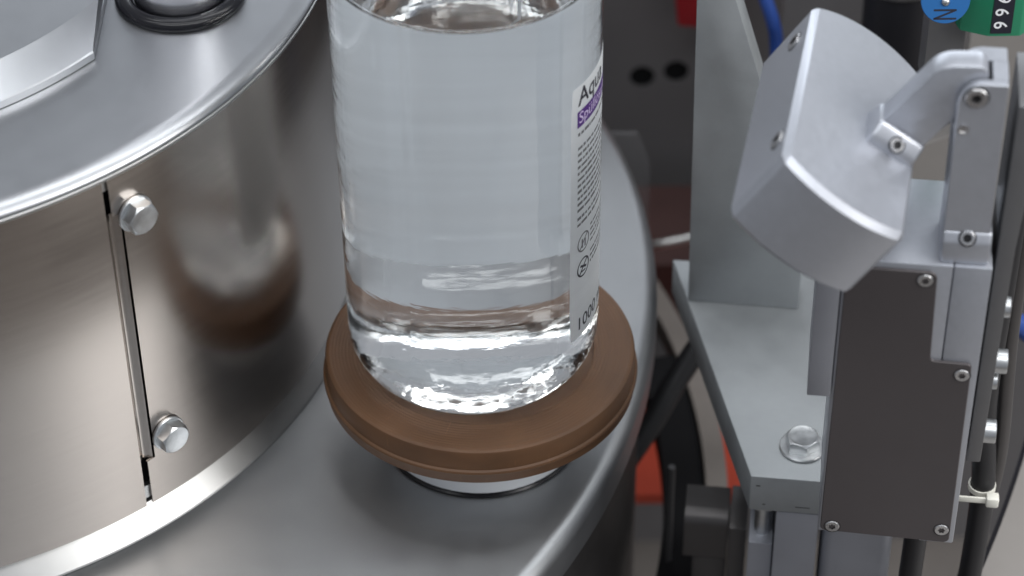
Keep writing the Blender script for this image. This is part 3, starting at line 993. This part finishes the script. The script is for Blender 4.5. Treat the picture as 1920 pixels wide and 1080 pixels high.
blk = empty('clamp_block', W(86, 20, -200), YAW, 'dark steel block with a rounded top edge beside the base plate', 'block')
KO = (86, 20, -200)
kp = [(30.5, -90), (19, -90)] + [(19 + 5.5 * math.cos(D2R(a)), -95.5 + 5.5 * math.sin(D2R(a))) for a in (100, 120, 140, 160, 180)] + [(13.5, -112), (30.5, -112)]
prism('block', kp, lambda b, c, t: L(t, b, c, KO), 74.6, 91.6, 'dark_steel', blk, .3, 1, 40)
box('cheek', 92.0, 98.6, 8, 31.5, -300, -89.6, 'dark_steel', blk, .5, off=KO)
box('stem', 78.5, 91.5, 15, 30, -300, -112.4, 'dark_steel', blk, .5, off=KO)
o = tube('cable_loom', [(40, 60, -150), (66, 82, -120), (79, 96, -104), (98, 116, -86), (120, 140, -70)], 5.0, 'black_cable')
tag(o, 'black cable loom crossing the gap diagonally', 'cable')
# thin bright pipe standing by the skirt
o = tube('pipe', [(73.5, 40, -100), (73.5, 40, -160), (73.5, 40, -380)], 1.4, 'dark_bar', steps=8)
tag(o, 'thin grey upright pipe beside the turntable skirt', 'pipe')

# =================================================================== BACKGROUND THINGS
o = tube('rod', [(60, 260, -170), (78, 250, -159), (94.4, 250, -155), (125, 250, -147)], 2.2, 'bright_steel', steps=12)
tag(o, 'thin steel rod behind the turntable', 'rod')
bm = bmesh.new(); add_prism(bm, [(84, -10), (91, -82), (112, -84), (125, -10)], lambda x, z, t: (x, t, z), 318, 344)
bmesh.ops.recalc_face_normals(bm, faces=bm.faces); bevel(bm, 1.5, 2)
o = finish(bm, 'red_block', 'red_plastic'); tag(o, 'dark red plastic part behind the upright plate', 'block')
bm = bmesh.new(); add_box(bm, 40, 170, 268, 330, -230, -186); bevel(bm, 1.5, 2)  # solid red box takes the place of a reddish reflection
o = finish(bm, 'red_reflection', 'dull_red'); tag(o, 'dull red box standing in for a reddish reflection behind the turntable', 'housing')
bm = bmesh.new(); add_prism(bm, [(40, -60), (66.5, -60), (72.5, -78), (72.5, -130), (40, -130)], lambda x, z, t: (x, t, z), 205, 207.5)
bmesh.ops.recalc_face_normals(bm, faces=bm.faces); bevel(bm, .3, 1)
o = finish(bm, 'clear_guard', 'smoky_plastic'); tag(o, 'smoky clear plastic guard with a cut corner behind the bottle', 'guard')
# black cylinder with a bright rim
cy = empty('dark_cylinder', (172, 200, -120), 0, 'black cylinder with a bright metal rim above the sensor head', 'cylinder')
lathe('cylinder', [(0, 0), (14, 0), (14, 190), (0, 190)], 'drum_black', cy, n=48)
lathe('rim', [(14.05, 140), (15.2, 140), (15.2, 141.4), (14.05, 141.4)], 'bright_steel', cy, n=48, closed_profile=True)
bm = bmesh.new(); add_box(bm, 188, 193.5, 225, 229, -53, 120); bevel(bm, .4, 1)
o = finish(bm, 'strip', 'beige_cover'); tag(o, 'pale upright strip left of the blue tag', 'strip')
bm = bmesh.new(); add_box(bm, 130, 300, 238, 246, -170, 140); bevel(bm, .6, 1)
o = finish(bm, 'rear_plate', 'panel_grey'); tag(o, 'dark grey plate behind the sensor arm', 'plate')
bm = bmesh.new(); add_prism(bm, [(166, -70), (300, -70), (300, 95), (187, 95), (186, 2), (166, -8)], lambda x, z, t: (x, t, z), 120, 128); bmesh.ops.recalc_face_normals(bm, faces=bm.faces); bevel(bm, .6, 1)
o = finish(bm, 'side_panel', 'beige_cover'); tag(o, 'grey-beige panel at the right edge behind the post', 'panel')

# position counter (green) and round blue tag
CO = (184, 60, 76.4)
GX = -4.2
gc = empty('position_counter', (184, 60, 80), D2R(0), 'green position counter with white digits on black, top right', 'counter')
# housing: left face and chamfered front
def gl(x, y, z): return (x + GX - CO[0], y - CO[1], z - CO[2])
gp = rounded([(169.5, 66), (172.2, 54), (181.4, 50), (192.5, 50), (196.5, 54), (196.5, 82), (169.5, 82)], [1, 1, 1, 1.5, 1, 1, 1], 3)
prism('housing', gp, lambda x, y, t: gl(x, y, t), 92.0, 160, 'green_plastic', gc, .6, 2)
bmw = box('window', 182.0 + GX, 189.2 + GX, 49.55, 50.2, 93.4, 150, 'ink_black', gc, .1, 1, off=CO)
def flat_text(s, size, m, name, parent, center, right, upv, bold=0):
    me = text_mesh(s, size, bold)
    xs = [v.co.x for v in me.vertices]; ys = [v.co.y for v in me.vertices]
    mx_, my_ = (min(xs) + max(xs)) / 2, (min(ys) + max(ys)) / 2
    right, upv = Vector(right), Vector(upv)
    for v in me.vertices:
        v.co = (Vector(center) + right * (v.co.x - mx_) + upv * (v.co.y - my_)) * S
    me.materials.clear()
    return link(name, me, m, parent)
for i, ch_ in enumerate('669'):
    flat_text(ch_, 6.6, 'ink_white', 'digit', bmw, gl(185.2, 49.45, 97.0 + i * 5.3), (0, 0, -1), (1, 0, 0), .05)
tg = empty('round_tag', (163, 46, 88), 0, 'round blue tag with the letter N and a rivet beside the green counter', 'tag')
TO = (163, 46, 88)
dv = Vector((0, -math.cos(D2R(20)), math.sin(D2R(20))))
bm = lathe_bm([(0, 0), (8.3, 0), (8.5, .3), (8.3, .6), (0, .6)], 64)
o = finish(bm, 'disc', 'blue_tag', tg, 40)
tb = basis(dv); tb.translation = Vector((160.6 - TO[0], 48 - TO[1], 112.6 - TO[2])) * S; o.matrix_local = tb
ux_, uy_ = tb.col[0].xyz, tb.col[1].xyz
cen = Vector((160.6 - TO[0], 48 - TO[1], 112.6 - TO[2])) + dv * .68
bm = bmesh.new()
for (p0, p1) in (((-3.9, 1.5), (3.9, 1.5)), ((3.7, 1.5), (-3.7, -1.5)), ((-3.9, -1.5), (3.9, -1.5))):
    d2 = Vector((p1[0] - p0[0], p1[1] - p0[1])); d2.normalize(); nn = Vector((-d2.y, d2.x)) * .33
    bm.faces.new([bm.verts.new(cen - uy_ * 5.2 + ux_ * x_ + uy_ * y_) for x_, y_ in ((p0[0] - nn.x, p0[1] - nn.y), (p1[0] - nn.x, p1[1] - nn.y), (p1[0] + nn.x, p1[1] + nn.y), (p0[0] + nn.x, p0[1] + nn.y))])
finish(bm, 'letter', 'ink_black', tg, 0)
bm = lathe_bm([(1.5, 0), (1.4, .5), (.9, .9), (0, 1.1)], 24)
o = finish(bm, 'rivet', 'zinc', tg, 60); tb2 = tb.copy(); tb2.translation = (cen - dv * .1 - uy_ * .8) * S; o.matrix_local = tb2
bm = bmesh.new(); add_box(bm, 158, 171, 58, 70, 70, 150); bevel(bm, .4, 1)
o = finish(bm, 'spindle_block', 'dark_bar'); tag(o, 'dark grey block behind the round blue tag', 'block')
